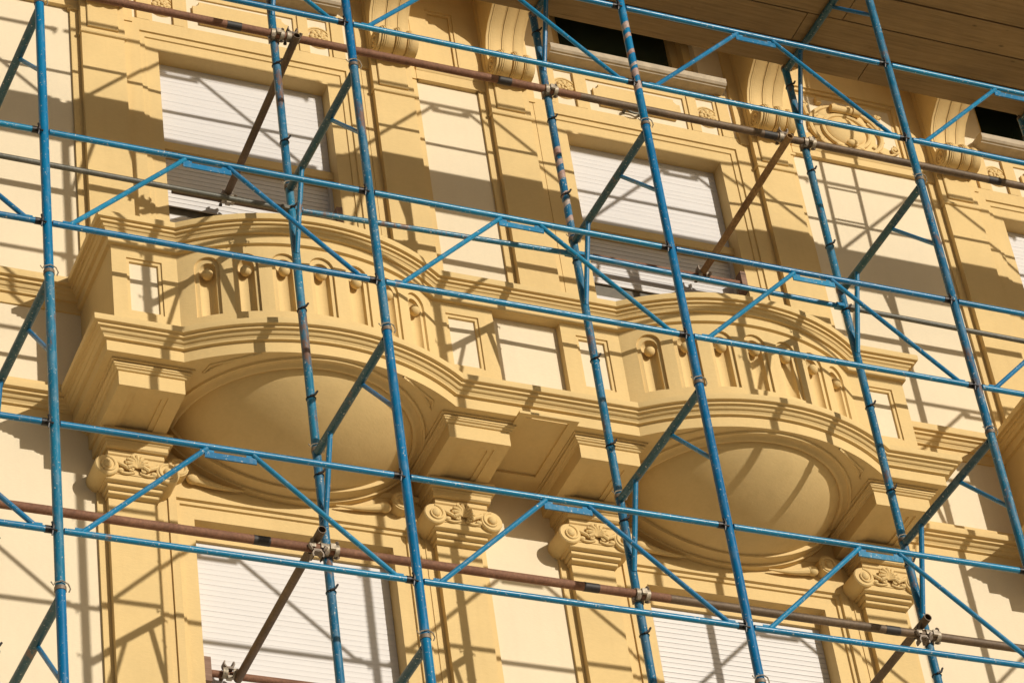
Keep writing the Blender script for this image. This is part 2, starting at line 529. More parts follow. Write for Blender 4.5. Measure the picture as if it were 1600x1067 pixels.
def upper_window(cx, low_skip, ring=False):
    hw, zt = 0.58, 16.255
    mb = bands(hw, zt, 13.0, [(0, 0.16), (0, 0.010), (0.088, 0.004), (0.092, -0.006), (0.126, -0.008), (0.130, -0.021), (0.200, -0.021), (0.204, -0.021), (0.236, -0.0205), (0.237, 0.005)], cx)
    # outer plain fascias out to the pilasters
    for s_ in (-1, 1):
        a, b = cx + s_ * (hw + 0.2365), cx + s_ * (hw + 0.30)
        mb.box(min(a, b), max(a, b), -0.013, 0.01, 13.0, 16.49)
    fr = part(mb, 'window_surround', flip=True)
    # frieze: frame mouldings, long tablet with notched ends, two rosettes
    fz = MB()
    for x0, x1 in ((-0.47, -0.40), (0.40, 0.47)):
        fz.box(cx + x0, cx + x1, -0.022, 0.005, 16.492, 16.83)
    for x0, x1 in ((-0.40, -0.372), (0.372, 0.40)):
        fz.box(cx + x0, cx + x1, -0.012, 0.005, 16.492, 16.83)
    fz.box(cx - 0.372, cx + 0.372, -0.012, 0.005, 16.80, 16.83)
    for s_ in (-1, 1):
        a, b = cx + s_ * 0.635, cx + s_ * 0.72
        fz.box(min(a, b), max(a, b), -0.022, 0.005, 16.492, 16.90)
        a, b = cx + s_ * 0.612, cx + s_ * 0.635
        fz.box(min(a, b), max(a, b), -0.010, 0.005, 16.492, 16.90)
    fz.box(cx - 0.62, cx + 0.62, -0.010, 0.005, 16.832, 16.856)
    f = part(fz, 'frieze')
    lp = MB()
    X, z0, z1, c_ = 0.332, 16.563, 16.757, 0.045
    poly = [(-X, z0 + c_), (-X + c_ * .5, z0 + c_), (-X + c_, z0 + c_ * .5), (-X + c_, z0), (X - c_, z0), (X - c_, z0 + c_ * .5), (X - c_ * .5, z0 + c_), (X, z0 + c_),
            (X, z1 - c_), (X - c_ * .5, z1 - c_), (X - c_, z1 - c_ * .5), (X - c_, z1), (-X + c_, z1), (-X + c_, z1 - c_ * .5), (-X + c_ * .5, z1 - c_), (-X, z1 - c_)]
    lp.prism_y([(cx + a, b) for a, b in poly], -0.022, 0.004)
    part(lp, 'frieze_tablet', parent=f)
    rosette(cx - 0.545, 16.668, -0.002, f); rosette(cx + 0.545, 16.668, -0.002, f)
    # sill of the window above
    sl_ = MB()
    sl_.prism_x([(0.1, 16.900), (-0.095, 16.900), (-0.10, 16.907), (-0.112, 16.91), (-0.125, 16.925), (-0.125, 16.968), (-0.11, 16.978), (0.1, 16.99)], cx - 0.66, cx + 0.69)
    part(sl_, 'window_sill', STONE)
    # window above
    wn = MB()
    for s_ in (-1, 1):
        a, b = cx + s_ * 0.56, cx + s_ * 0.50
        wn.box(min(a, b), max(a, b), 0.06, 0.20, 16.985, 18.6)
        a, b = cx + s_ * 0.52, cx + s_ * 0.44
        wn.box(min(a, b), max(a, b), 0.13, 0.22, 16.985, 18.6)
    wn.box(cx - 0.44, cx + 0.44, 0.13, 0.2, 16.985, 17.05)
    win = part(wn, 'upper_window', OCHRE)
    gl = MB(); gl.box(cx - 0.45, cx + 0.45, 0.17, 0.176, 17.04, 18.6)
    part(gl, 'pane', GLASS, parent=win)
    # shutters: projecting upper curtain, bar, set-back lower curtain
    shutter(cx, hw, 0.125, 15.53, 16.262, 0.0365, 0.0003)
    bar = MB()
    bar.box(cx - hw, cx + hw, 0.085, 0.135, 15.462, 15.525)
    bar.box(cx - hw, cx + hw, 0.120, 0.175, 15.448, 15.462)
    part(bar, 'shutter_bar')
    shutter(cx, hw, 0.158, 13.25, 15.448, 0.0365, 0.003, skip=low_skip)
    gd = MB()
    for s_ in (-1, 1):
        gd.box(cx + s_ * hw - 0.022, cx + s_ * hw + 0.022, 0.13, 0.2, 13.2, 15.45)
    part(gd, 'shutter_guide', SHUTTER)
    if ring:
        rg = MB(); rg.ring((cx - 0.06, -0.06, 16.53), 0.055, 0.0085, 'y', 24, 8, (1.1, 0.55)); rg.tube((cx - 0.115, -0.06, 16.55), (cx - 0.115, 0.0, 16.55), 0.01, 8)
        rg.tube((cx - 0.0, -0.06, 16.545), (cx - 0.0, 0.0, 16.545), 0.01, 8)
        part(rg, 'wall_ring', GREYTUBE, mod=False)
upper_window(CU - 1.44, (11, 12))
upper_window(CU + 1.44, (11, 12, 13), ring=True)

ub = MB(); ub.box(CU - 2.9, CU + 2.9, -1.2, 0.0, 17.40, 18.3)
part(ub, 'upper_balcony_slab')
# --- panels between the pilasters, upper floor
def recess_frame(mb, x0, x1, z0, z1, rx0, rx1, rz0, rz1, y, steps):
    """plate at y with a rectangular opening whose edge steps back: steps = [(inset, y)...]"""
    def rect(a, b, c, d, yy): return [(a, yy, c), (b, yy, c), (b, yy, d), (a, yy, d)]
    rows = [rect(x0, x1, z0, z1, 0.02), rect(x0, x1, z0, z1, y), rect(rx0, rx1, rz0, rz1, y)]
    for i, yy in steps: rows.append(rect(rx0 + i, rx1 - i, rz0 + i, rz1 - i, yy))
    mb.strip(rows, True)
    n = len(mb.v); mb.f.append((n - 4, n - 3, n - 2, n - 1))
nb = MB()
recess_frame(nb, CU - 0.225, CU + 0.225, 16.555, 17.6, CU - 0.100, CU + 0.100, 16.60, 17.135, -0.034, [(0.0, -0.024), (0.022, -0.024), (0.022, -0.008)])
nb.box(CU - 0.225, CU + 0.225, -0.034, 0.0, 16.44, 16.52)
nb.prism_x([(0, 16.52), (-0.036, 16.52), (-0.045, 16.532), (-0.048, 16.55), (-0.030, 16.556), (0, 16.556)], CU - 0.225, CU + 0.225)
part(nb, 'niche_panel')
XC = 10.105
cp = MB()
recess_frame(cp, XC - 0.545, XC + 0.545, 16.545, 17.6, XC - 0.455, XC + 0.425, 16.60, 17.16, -0.034, [(0.0, -0.020), (0.028, -0.020), (0.030, -0.002), (0.055, -0.002), (0.056, 0.004)])
cp.box(XC - 0.545, XC + 0.545, -0.034, 0.0, 16.462, 16.52)
cp.prism_x([(0, 16.52), (-0.036, 16.52), (-0.045, 16.532), (-0.048, 16.542), (-0.030, 16.546), (0, 16.546)], XC - 0.545, XC + 0.545)
cpo = part(cp, 'cartouche_panel')
# the carved cartouche
ct = MB()
sx_, sz_ = XC - 0.045, 16.80
ct.ball((sx_, 0.0, sz_), 1.0, 28, 14, (0.165, 0.060, 0.135))
part(ct, 'shield', parent=cpo)
cr = MB()
for q_, (ex, ez, eh, ey) in enumerate(((0.255, 0.205, -0.020, 16.82), (0.20, 0.10, -0.026, 16.97), (0.36, 0.075, -0.012, 16.695))):
    cr.ball((sx_, 0.0, ey), 1.0, 32, 10, (ex, abs(eh), ez))
pts = []
for k in range(36):
    a = 2 * PI * k / 36
    pts.append((sx_ + 0.185 * math.cos(a), -0.02, sz_ - 0.005 + 0.155 * math.sin(a)))
cr.path(pts, 0.017, 8, closed=True)
def scroll(mb, cx, cz, y, r0, turns, r, hand=1, start=0, tail=None, n=34):
    P_ = []
    for k in range(n + 1):
        t = k / n; a = start + hand * 2 * PI * turns * t
        rr = r0 * (1 - 0.82 * t)
        P_.append((cx + rr * math.cos(a), y - 0.012 * t, cz + rr * math.sin(a)))
    if tail: P_ = tail + P_
    mb.path(P_, [r * (1 - 0.35 * k / len(P_)) for k in range(len(P_))], 8)
    mb.ball((cx, y - 0.01, cz), r0 * 0.34, 12, 8, (1, 0.8, 1))
for s_ in (-1, 1):
    X0 = sx_ + s_ * 0.045
    scroll(cr, sx_ + s_ * 0.07, 17.00, -0.035, 0.042, 1.4, 0.013, s_, PI / 2 if s_ > 0 else PI / 2)
    # side C-scrolls
    P_ = []
    for k in range(22):
        t = k / 21; a = rad(78 - 190 * t)
        P_.append((sx_ + s_ * (0.02 + 0.245 * math.cos(a) + 0.05 * t), -0.018, 16.815 + 0.215 * math.sin(a)))
    cr.path(P_, [0.02 - 0.008 * abs(2 * k / 21 - 1) for k in range(22)], 8)
    P_ = []
    for k in range(16):
        t = k / 15
        P_.append((sx_ + s_ * (0.20 + 0.19 * t), -0.012, 16.70 - 0.045 * math.sin(PI * t) - 0.02 * t))
    cr.path(P_, [0.015 * (1 - 0.5 * k / 15) for k in range(16)], 8)
    scroll(cr, sx_ + s_ * 0.375, 16.705, -0.012, 0.040, 1.3, 0.011, -s_, PI / 2)
    P_ = [(sx_ + s_ * (0.20 + 0.10 * k / 9), -0.012, 16.93 - 0.17 * k / 9 + 0.03 * math.sin(PI * k / 9)) for k in range(10)]
    cr.path(P_, 0.011, 8)
    scroll(cr, sx_ + s_ * 0.30, 17.015, -0.012, 0.028, 1.2, 0.010, s_, 0)
    cr.box(sx_ + s_ * 0.175 - 0.02, sx_ + s_ * 0.175 + 0.02, -0.035, 0.0, 17.035, 17.085)
    cr.tube((sx_ + s_ * 0.30, -0.01, 16.985), (sx_ + s_ * 0.29, -0.01, 16.90), 0.017, 8)
cr.tube((sx_ - 0.10, -0.045, 16.985), (sx_ + 0.10, -0.045, 16.985), 0.030, 14)
cr.tube((sx_ + 0.07, -0.05, 16.985), (sx_ + 0.13, -0.05, 16.985), 0.036, 14)
cr.ball((sx_, -0.05, 16.655), 0.034, 14, 8, (1.2, 0.8, 0.8))
scroll(cr, sx_ + 0.03, 16.668, -0.045, 0.035, 1.2, 0.010, 1, PI)
for k in range(5):
    a = rad(200 + 35 * k)
    cr.ball((sx_ + 0.09 * math.cos(a) , -0.03, 16.655 + 0.04 * math.sin(a)), 0.020, 10, 6, (1.6, 0.7, 0.8))
part(cr, 'scrollwork', parent=cpo)

# --- lower floor
def lower_pilaster(cx):
    mb = MB()
    mb.box(cx - 0.192, cx + 0.192, -0.02, 0.01, 8.6, 12.62)
    mb.box(cx - 0.14, cx + 0.14, -0.065, -0.0195, 8.6, 12.52)
    p = part(mb, 'pilaster')
    c = MB()
    # necking: three fillets, widest on top, wrapped round the shaft
    for (hw, y, z0, z1) in ((0.150, -0.100, 12.486, 12.508), (0.162, -0.128, 12.512, 12.536), (0.180, -0.160, 12.540, 12.582)):
        c.prism_x([(0.0, z0), (y + 0.010, z0), (y, z0 + 0.006), (y, z1), (0.0, z1)], cx - hw, cx + hw)
    # block of the capital and the cornice over it
    c.box(cx - 0.172, cx + 0.172, -0.165, 0.0, 12.583, 12.705)
    for (hw, y, z0, z1) in ((0.165, -0.172, 12.706, 12.742), (0.182, -0.200, 12.745, 12.780), (0.190, -0.210, 12.780, 12.792), (0.205, -0.235, 12.795, 12.858)):
        c.prism_x([(0.0, z0), (y + 0.012, z0), (y, z0 + 0.008), (y, z1), (0.0, z1)], cx - hw, cx + hw)
    cap = part(c, 'capital', parent=p)
    # carved face: bolsters, spirals, shell, leaves in one carved ornament
    o = MB()
    for s_ in (-1, 1):
        vx, vz = cx + s_ * 0.178, 12.622
        o.path([(vx, 0.0, vz), (vx, -0.178, vz)], 0.070, 26)
        o.path([(vx, -0.178, vz), (vx, -0.186, vz)], [0.070, 0.064], 26)
        scroll(o, vx, vz, -0.184, 0.058, 1.25, 0.0085, s_ , PI / 2, n=34)
        o.ball((vx, -0.186, vz), 0.029, 14, 10, (1, 0.8, 1))
        # stem running from the volute under the shell
        P_ = [(cx + s_ * (0.125 - 0.105 * k / 11), -0.172 - 0.012 * math.sin(PI * k / 11), 12.664 - 0.062 * (k / 11) ** 0.7) for k in range(12)]
        o.path(P_, [0.013 - 0.0005 * k for k in range(12)], 7)
        scroll(o, cx + s_ * 0.034, 12.617, -0.176, 0.022, 1.1, 0.007, -s_, PI / 2, n=18)
        P_ = [(cx + s_ * (0.115 - 0.10 * k / 9), -0.170, 12.600 - 0.012 * math.sin(PI * k / 9)) for k in range(10)]
        o.path(P_, 0.008, 6)
        o.ball((cx + s_ * 0.098, -0.172, 12.604), 0.017, 10, 6, (1.2, 0.8, 0.8))
    for k in range(9):
        a = rad(-20 + 27.5 * k)
        P_ = [(cx, -0.176, 12.632), (cx + 0.034 * math.cos(a), -0.196, 12.640 + 0.034 * math.sin(a)), (cx + 0.060 * math.cos(a), -0.188, 12.640 + 0.060 * math.sin(a))]
        o.path(P_, [0.006, 0.010, 0.013], 7)
        o.ball((cx + 0.064 * math.cos(a), -0.184, 12.640 + 0.064 * math.sin(a)), 0.0135, 8, 6)
    part(o, 'capital_carving', parent=p)
    return p
for s_ in (-2.41, -0.43, 0.43, 2.41):
    lower_pilaster(CL + s_)

def lower_window(cx):
    hw, zt = 0.604, 12.476
    mb = bands(hw, zt, 9.0, [(0, 0.16), (0, 0.010), (0.085, 0.008), (0.088, -0.006), (0.109, -0.008), (0.113, -0.027), (0.160, -0.027), (0.161, 0.005)], cx)
    for s_ in (-1, 1):
        a, b = cx + s_ * (hw + 0.1605), cx + s_ * (hw + 0.30)
        mb.box(min(a, b), max(a, b), -0.014, 0.01, 9.0, 12.80)
    mb.box(cx - hw - 0.1604, cx + hw + 0.1604, -0.025, 0.01, 12.637, 13.0)
    mb.prism_x([(0, 12.805), (-0.03, 12.805), (-0.042, 12.82), (-0.045, 12.835), (-0.03, 12.845), (0, 12.845)], cx - 0.9, cx + 0.9)
    part(mb, 'window_surround', flip=True)
    shutter(cx, hw, 0.122, 9.7, 12.48, 0.0365, 0.0004 if cx < CL else 0.0022)
    bx = MB(); bx.box(cx - hw, cx + hw, 0.10, 0.15, 12.40, 12.478)
    part(bx, 'shutter_box')
lower_window(CL - 1.42); lower_window(CL + 1.42)

# --- balcony -----------------------------------------------------------
BY, BX, BR, BCY = -0.616, 2.60, 1.39, 0.523
HW = math.sqrt(BR * BR - (BCY - BY) ** 2)          # half width of a bow
def arc(cx, r=BR, n=28):
    a0 = math.asin(HW / BR)
    return [(cx + r * math.sin(-a0 + 2 * a0 * k / n), BCY - r * math.cos(-a0 + 2 * a0 * k / n)) for k in range(n + 1)]
BC = (CB - 1.41, CB + 1.41)
PATH = [(CB - BX, 0.0), (CB - BX, BY)] + arc(BC[0]) + arc(BC[1]) + [(CB + BX, BY), (CB + BX, 0.0)]
bal = MB()
# soffit and floor slab
def offpath(off):
    mb = MB(); plan_sweep(mb, PATH, [(off, 0.0), (off, 1.0)])
    return [(p[0], p[1]) for p in mb.v[:len(PATH)]]
low = [(-0.3, 13.010), (0.080, 13.010), (0.080, 13.086), (0.101, 13.088), (0.102, 13.096)] + CYMA((0.104, 13.098), (0.130, 13.126)) + [(0.132, 13.130), (0.148, 13.131), (0.149, 13.147), (0.171, 13.149), (0.173, 13.154), (0.173, 13.188), (0.150, 13.200), (-0.10, 13.215)]
plan_sweep(bal, PATH, low)
core = offpath(-0.05)
b0 = len(bal.v)
bal.v += [(x, y, 13.011) for x, y in core]
bal.f.append(tuple(range(b0, b0 + len(core))))
b0 = len(bal.v)
bal.v += [(x, y, 13.214) for x, y in offpath(-0.09)]
bal.f.append(tuple(range(b0, b0 + len(core)))[::-1])
slab = part(bal, 'balcony', flip=False, ang=28)
slab['label'] = 'double bowed balcony with fluted niches, painted pipe handrail and shell-shaped undersides'
top = [(-0.13, 13.885), (0.0, 13.885), (0.021, 13.890), (0.022, 13.897), (0.022, 13.951), (0.041, 13.953), (0.042, 13.960)] + CYMA((0.044, 13.962), (0.062, 13.988)) + [(0.064, 13.992), (0.078, 13.993), (0.079, 14.010), (0.098, 14.012), (0.100, 14.018), (0.100, 14.052), (0.080, 14.060), (-0.13, 14.068), (-0.13, 13.2)]
cor = MB(); plan_sweep(cor, PATH, top)
part(cor, 'balcony_cornice', parent=slab, ang=28)

# parapet faces between the slab and the cornice, with recessed panels and niches
Z0, Z1 = 13.19, 13.886
def flat_face(mb, x0, x1, holes, y=BY):
    """vertical sheet split at holes [(hx0,hx1,hz0,hz1,steps)], steps inset list"""
    cur = x0
    for hx0, hx1, hz0, hz1, steps in holes:
        mb.add([(cur, y, Z0), (hx0, y, Z0), (hx0, y, Z1), (cur, y, Z1)], [(0, 1, 2, 3)])
        def rect(a, b, c, d, yy): return [(a, yy, c), (b, yy, c), (b, yy, d), (a, yy, d)]
        rows = [rect(hx0, hx1, Z0, Z1, y)]
        rows += [rect(hx0 + i, hx1 - i, hz0 + i, hz1 - i, y + d) for i, d in steps]
        mb.strip(rows, True)
        cur = hx1
    mb.add([(cur, y, Z0), (x1, y, Z0), (x1, y, Z1), (cur, y, Z1)], [(0, 1, 2, 3)])
ST = [(0.0008, 0.0), (0.001, 0.010), (0.020, 0.012), (0.022, 0.026)]
pf = MB()
pw = 0.107
pcx = [-2.405, -0.427, 0.427, 2.405]
flat_face(pf, CB - BX, BC[0] - HW, [(CB + pcx[0] - pw, CB + pcx[0] + pw, 13.40, 13.81, ST)])
flat_face(pf, BC[0] + HW, BC[1] - HW, [(CB + pcx[1] - pw, CB + pcx[1] + pw, 13.40, 13.81, ST),
          (CB - 0.223, CB + 0.223, 13.24, 13.8852, [(0.0006, 0.0), (0.0008, 0.055)]),
          (CB + pcx[2] - pw, CB + pcx[2] + pw, 13.40, 13.81, ST)])
flat_face(pf, BC[1] + HW, CB + BX, [(CB + pcx[3] - pw, CB + pcx[3] + pw, 13.40, 13.81, ST)])
# side returns and back
for x, s_ in ((CB - BX, 1), (CB + BX, -1)):
    pf.add([(x, BY, Z0), (x, 0, Z0), (x, 0, Z1), (x, BY, Z1)], [(3, 2, 1, 0) if s_ == 1 else (0, 1, 2, 3)])
# bowed faces: seven niche cells each
NA = 9.3
def bow_face(mb, cx):
    a0 = math.degrees(math.asin(HW / BR))
    def P_(ang, z, d): r = BR - d; t = rad(ang); return (cx + r * math.sin(t), BCY - r * math.cos(t), z)
    lo = -3.5 * NA
    # end pieces
    for a, b in ((-a0, lo), (-lo, a0)):
        n = 3
        for k in range(n):
            u, v = a + (b - a) * k / n, a + (b - a) * (k + 1) / n
            mb.add([P_(u, Z0, 0), P_(v, Z0, 0), P_(v, Z1, 0), P_(u, Z1, 0)], [(0, 1, 2, 3)])
    deg = 180 / PI / BR                                  # metres along the face -> degrees
    for k in range(7):
        ac = (k - 3) * NA
        def stadium(hw, z0, zc, d, dcen=0):
            out = []
            # bottom edge left->right, right side up, arch, left side down
            nb_, ns = 8, 4
            for i in range(nb_): out.append((-hw + 2 * hw * i / nb_, z0))
            for i in range(ns): out.append((hw, z0 + (zc - z0) * i / ns))
            for i in range(16): t = PI * i / 16; out.append((hw * math.cos(t), zc + hw * math.sin(t)))
            for i in range(ns): out.append((-hw, zc - (zc - z0) * i / ns))
            return [P_(ac + u * deg, z, d + dcen * (1 - (u / hw) ** 2)) for u, z in out]
        def outer():
            out = []; h = NA / 2
            nb_, ns = 8, 4
            for i in range(nb_): out.append((-h + 2 * h * i / nb_, Z0))
            for i in range(ns): out.append((h, Z0 + (13.70 - Z0) * i / ns))
            for i in range(16):
                t = PI * i / 16
                # walk the upper half of the rectangle
                c_, s2 = math.cos(t), math.sin(t)
                m_ = max(abs(c_), abs(s2))
                out.append((h * c_ / m_, 13.70 + (Z1 - 13.70) * s2 / m_))
            for i in range(ns): out.append((-h, 13.70 - (13.70 - Z0) * i / ns))
            return [P_(ac + u, z, 0) for u, z in out]
        rows = [outer(), stadium(0.074, 13.385, 13.757, 0.0), stadium(0.073, 13.386, 13.757, 0.016), stadium(0.050, 13.402, 13.748, 0.018), stadium(0.049, 13.403, 13.748, 0.026)]
        for q in (0.96, 0.84, 0.66, 0.42, 0.18):
            out = []
            hw = 0.049
            pts = []
            for i in range(8): pts.append((-hw + 2 * hw * i / 8, 13.403))
            for i in range(4): pts.append((hw, 13.403 + (13.748 - 13.403) * i / 4))
            for i in range(16): t = PI * i / 16; pts.append((hw * math.cos(t), 13.748 + hw * math.sin(t)))
            for i in range(4): pts.append((-hw, 13.748 - (13.748 - 13.403) * i / 4))
            for u, z in pts:
                zz = z if z <= 13.748 else 13.748 + (z - 13.748) * q
                out.append(P_(ac + u * q * deg, zz, 0.026 + 0.036 * math.sqrt(1 - q * q)))
            rows.append(out)
        mb.strip(rows, True)
        n = len(mb.v); mb.f.append(tuple(range(n - 32, n)))
bow_face(pf, BC[0]); bow_face(pf, BC[1])
part(pf, 'parapet', parent=slab, ang=28)
# cream backs of the flat panels
for c_ in pcx:
    cb = MB(); cb.box(CB + c_ - pw - 0.004, CB + c_ + pw + 0.004, BY + 0.0262, BY + 0.05, 13.395, 13.815)
    part(cb, 'panel_infill', CREAM, parent=slab)
cb = MB(); cb.box(CB - 0.225, CB + 0.225, BY + 0.055, BY + 0.07, 13.235, 13.89)
part(cb, 'panel_infill', CREAM, parent=slab)
bk = MB(); plan_sweep(bk, [(x, y) for x, y in offpath(-0.135)][::-1], [(0, 13.2), (0, 13.95)])
part(bk, 'parapet_inner_face', OCHRE, parent=slab)
# the balls hanging in the niches
bm_ = MB(); bm_.ball((0, 0, 0), 0.034, 18, 12)
bmo = None
for cx in BC:
    for k in range(7):
        t = rad((k - 3) * NA)
        loc = (cx + (BR - 0.020) * math.sin(t), BCY - (BR - 0.020) * math.cos(t), 13.712)
        if bmo is None:
            bmo = part(bm_, 'niche_ball', parent=slab, loc=loc)
        else:
            q = bmo.copy(); COL.objects.link(q); q.location = loc
# painted pipe handrail on short stubs
hr = MB()
rail = offpath(-0.03)
rail = rail[1:-1]
rail = [(rail[0][0] + 0.03, rail[0][1])] + rail[1:-1] + [(rail[-1][0] - 0.10, rail[-1][1])]
hr.path([(x, y, 14.135) for x, y in rail], 0.0215, 14, hollow=0.8)
part(hr, 'handrail', HANDRAIL, parent=slab, ang=50)
sb = MB()
for x, y in (rail[0], rail[2], rail[15], rail[29], rail[31], (CB, rail[0][1]), rail[45], rail[-3]):
    sb.tube((x, y, 14.06), (x, y, 14.125), 0.006, 8)
part(sb, 'handrail_stub', HANDRAIL, parent=slab)
# corbels
def corbel(cx):
    mb = MB()
    hw, yf = 0.193, -0.598
    path = [(cx - hw, 0.0), (cx - hw, yf), (cx + hw, yf), (cx + hw, 0.0)]
    prof = [(0.0, 12.860), (0.0, 12.957), (0.010, 12.960)] + CYMA((0.012, 12.962), (0.030, 12.980), 4) + [(0.036, 12.982), (0.036, 12.993), (0.014, 12.995), (0.014, 12.999), (0.050, 12.999), (0.050, 13.012)]
    plan_sweep(mb, path, prof)
    # underside with a sunk panel
    def rect(a, b, c, d, z): return [(a, c, z), (a, d, z), (b, d, z), (b, c, z)]
    i = hw
    rows = [rect(cx - i, cx + i, yf, 0.0, 12.8600), rect(cx - 0.112, cx + 0.112, yf + 0.055, -0.10, 12.8601), rect(cx - 0.111, cx + 0.111, yf + 0.056, -0.101, 12.869), rect(cx - 0.082, cx + 0.082, yf + 0.085, -0.13, 12.870), rect(cx - 0.081, cx + 0.081, yf + 0.086, -0.131, 12.880)]
    b0 = len(mb.v)
    mb.strip(rows, True); n = len(mb.v); mb.f.append((n - 4, n - 3, n - 2, n - 1))
    part(mb, 'corbel', parent=slab, ang=25)
for c_ in (-2.395, -0.415, 0.420, 2.395): corbel(CB + c_)
# soffit panel between the middle corbels
sp = MB()
recx = [(CB - 0.155, CB + 0.115, -0.72, -0.20)]
for a, b, c_, d in recx:
    for (x0, x1, y0, y1) in ((a - .055, b + .055, c_ - .03, c_), (a - .055, b + .055, d, d + .05), (a - .055, a, c_, d), (b, b + .055, c_, d)):
        sp.box(x0, x1, y0, y1, 12.994, 13.0105)
part(sp, 'soffit_panel', parent=slab)
# bowls under the bows, with ring, spandrel tablets and the scroll-ended moulding on the wall
def bowl(cx):
    mb = MB()
    rows = []
    nu, nv = 48, 16
    cy, R, H = -0.13, 0.715, 0.315
    for j in range(nv + 1):
        th = (PI / 2) * j / nv
        rr, zz = R * math.cos(th), 13.0 - H * math.sin(th) ** 1.6
        rows.append([(cx + rr * math.cos(PI + PI * i / nu), cy + rr * math.sin(PI + PI * i / nu), zz) for i in range(nu + 1)])
    mb.strip(rows)
    # straight run back to the wall
    back = [[(cx + R * math.cos(PI * 0 + PI * i / 24), y, 13.0 - H * math.sin(PI * i / 24) ** 1.6) for i in range(25)] for y in (cy, 0.0)]
    mb.strip(back[::-1])
    part(mb, 'bowl', parent=slab, ang=40, flip=True)
    rg = MB()
    pth = [(cx - 1.0, 0.0), (cx - 1.0, cy)]
    pth = [(cx - R, 0.0)] + [(cx + R * math.cos(PI + PI * i / nu), cy + R * math.sin(PI + PI * i / nu)) for i in range(nu + 1)] + [(cx + R, 0.0)]
    pr = [(-0.004, 13.0), (0.0, 12.990), (0.010, 12.984), (0.020, 12.987), (0.030, 12.998), (0.056, 13.004), (0.062, 12.996), (0.074, 12.996), (0.080, 13.012)]
    plan_sweep(rg, pth, pr)
    part(rg, 'bowl_ring', parent=slab, ang=50)
    # wall moulding under the bowl, following it, ending in scrolls
    wm = MB()
    for (o0, y) in ((0.004, -0.145), (0.020, -0.070)):
        poly = []
        for i in range(33):
            a = PI + PI * i / 32
            poly.append((cx + (R + o0) * 1.02 * math.cos(a), 12.99 - (H + o0 * 1.1) * abs(math.sin(a)) ** 1.45))
        poly = [(x, max(z, 12.60)) for x, z in poly]
        wm.prism_y(poly, y, 0.0)
    for s_ in (-1, 1):
        P_ = []
        for k in range(13):
            t = k / 12
            P_.append((cx + s_ * (0.28 + 0.30 * t), -0.055, 12.675 + 0.035 * t - 0.012 * math.sin(PI * t)))
        wm.path(P_, [0.004 + 0.024 * k / 12 for k in range(13)], 10)
        wm.ball((cx + s_ * 0.585, -0.06, 12.708), 0.036, 14, 10, (1.15, 0.9, 0.9))
        wm.path([(cx + s_ * 0.685, 0.0, 12.745), (cx + s_ * 0.685, -0.100, 12.745)], 0.064, 24)
        wm.ring((cx + s_ * 0.685, -0.100, 12.745), 0.048, 0.010, 'y', 24, 8)
        wm.ball((cx + s_ * 0.685, -0.100, 12.745), 0.024, 14, 8, (1, 0.7, 1))
    part(wm, 'scroll_moulding', parent=slab, ang=35)
    # spandrel tablets on the soffit: three-cornered, inner edge following the ring
    for s_ in (-1, 1):
        pts = []
        for k in range(9):
            a = rad(36 + 24 * k / 8)
            pts.append((cx + s_ * 0.855 * math.cos(a), cy - 0.86 * math.sin(a)))
        pts.append((cx + s_ * 0.672, BY - 0.085 - 0.01))
        st = MB()
        # a raised fillet tracing the triangle
        st.path([(x, y, 13.008) for x, y in pts], 0.008, 6, closed=True)
        part(st, 'spandrel_moulding', parent=slab)
for cx in BC: bowl(cx)

# --- string courses on the wall between balconies
SP = lambda z, ex: [(0.0, 13.010 + z), (-0.016, 13.010 + z), (-0.018, 13.084 + z), (-0.036, 13.086 + z), (-0.037, 13.094 + z)] + [(-o, zz + z) for o, zz in CYMA((0.039, 13.096), (0.070, 13.126))] + [(-0.072, 13.130 + z), (-0.090, 13.131 + z), (-0.091, 13.147 + z), (-0.116, 13.149 + z), (-0.118, 13.154 + z), (-0.118, 13.190 + z)] + ex
base_ex = [(-0.06, 13.200), (-0.058, 13.262), (0.0, 13.268)]
top_pr = [(0.0, 13.862), (-0.012, 13.862), (-0.014, 13.934), (-0.032, 13.936), (-0.033, 13.944)] + [(-o, zz) for o, zz in CYMA((0.035, 13.946), (0.060, 13.982))] + [(-0.062, 13.986), (-0.078, 13.988), (-0.079, 14.006), (-0.100, 14.008), (-0.102, 14.014), (-0.102, 14.056), (0.0, 14.066)]
for m_ in (-1, 0, 1):
    x0, x1 = CB + BX + 0.001 + m_ * PER, CB - BX - 0.001 + (m_ + 1) * PER
    for pr_ in (SP(0, base_ex), top_pr):
        sc_ = MB(); sc_.prism_x(pr_[::-1], x0, x1)
        part(sc_, 'string_course', mod=False, ang=28)

# repeat the whole window-and-balcony bay to the right, where it enters the picture
for o in list(module):
    copy_tree(o, BLD, (PER, 0, 0))
cl_ = copy_tree(cpo, BLD, (-PER, 0, 0))

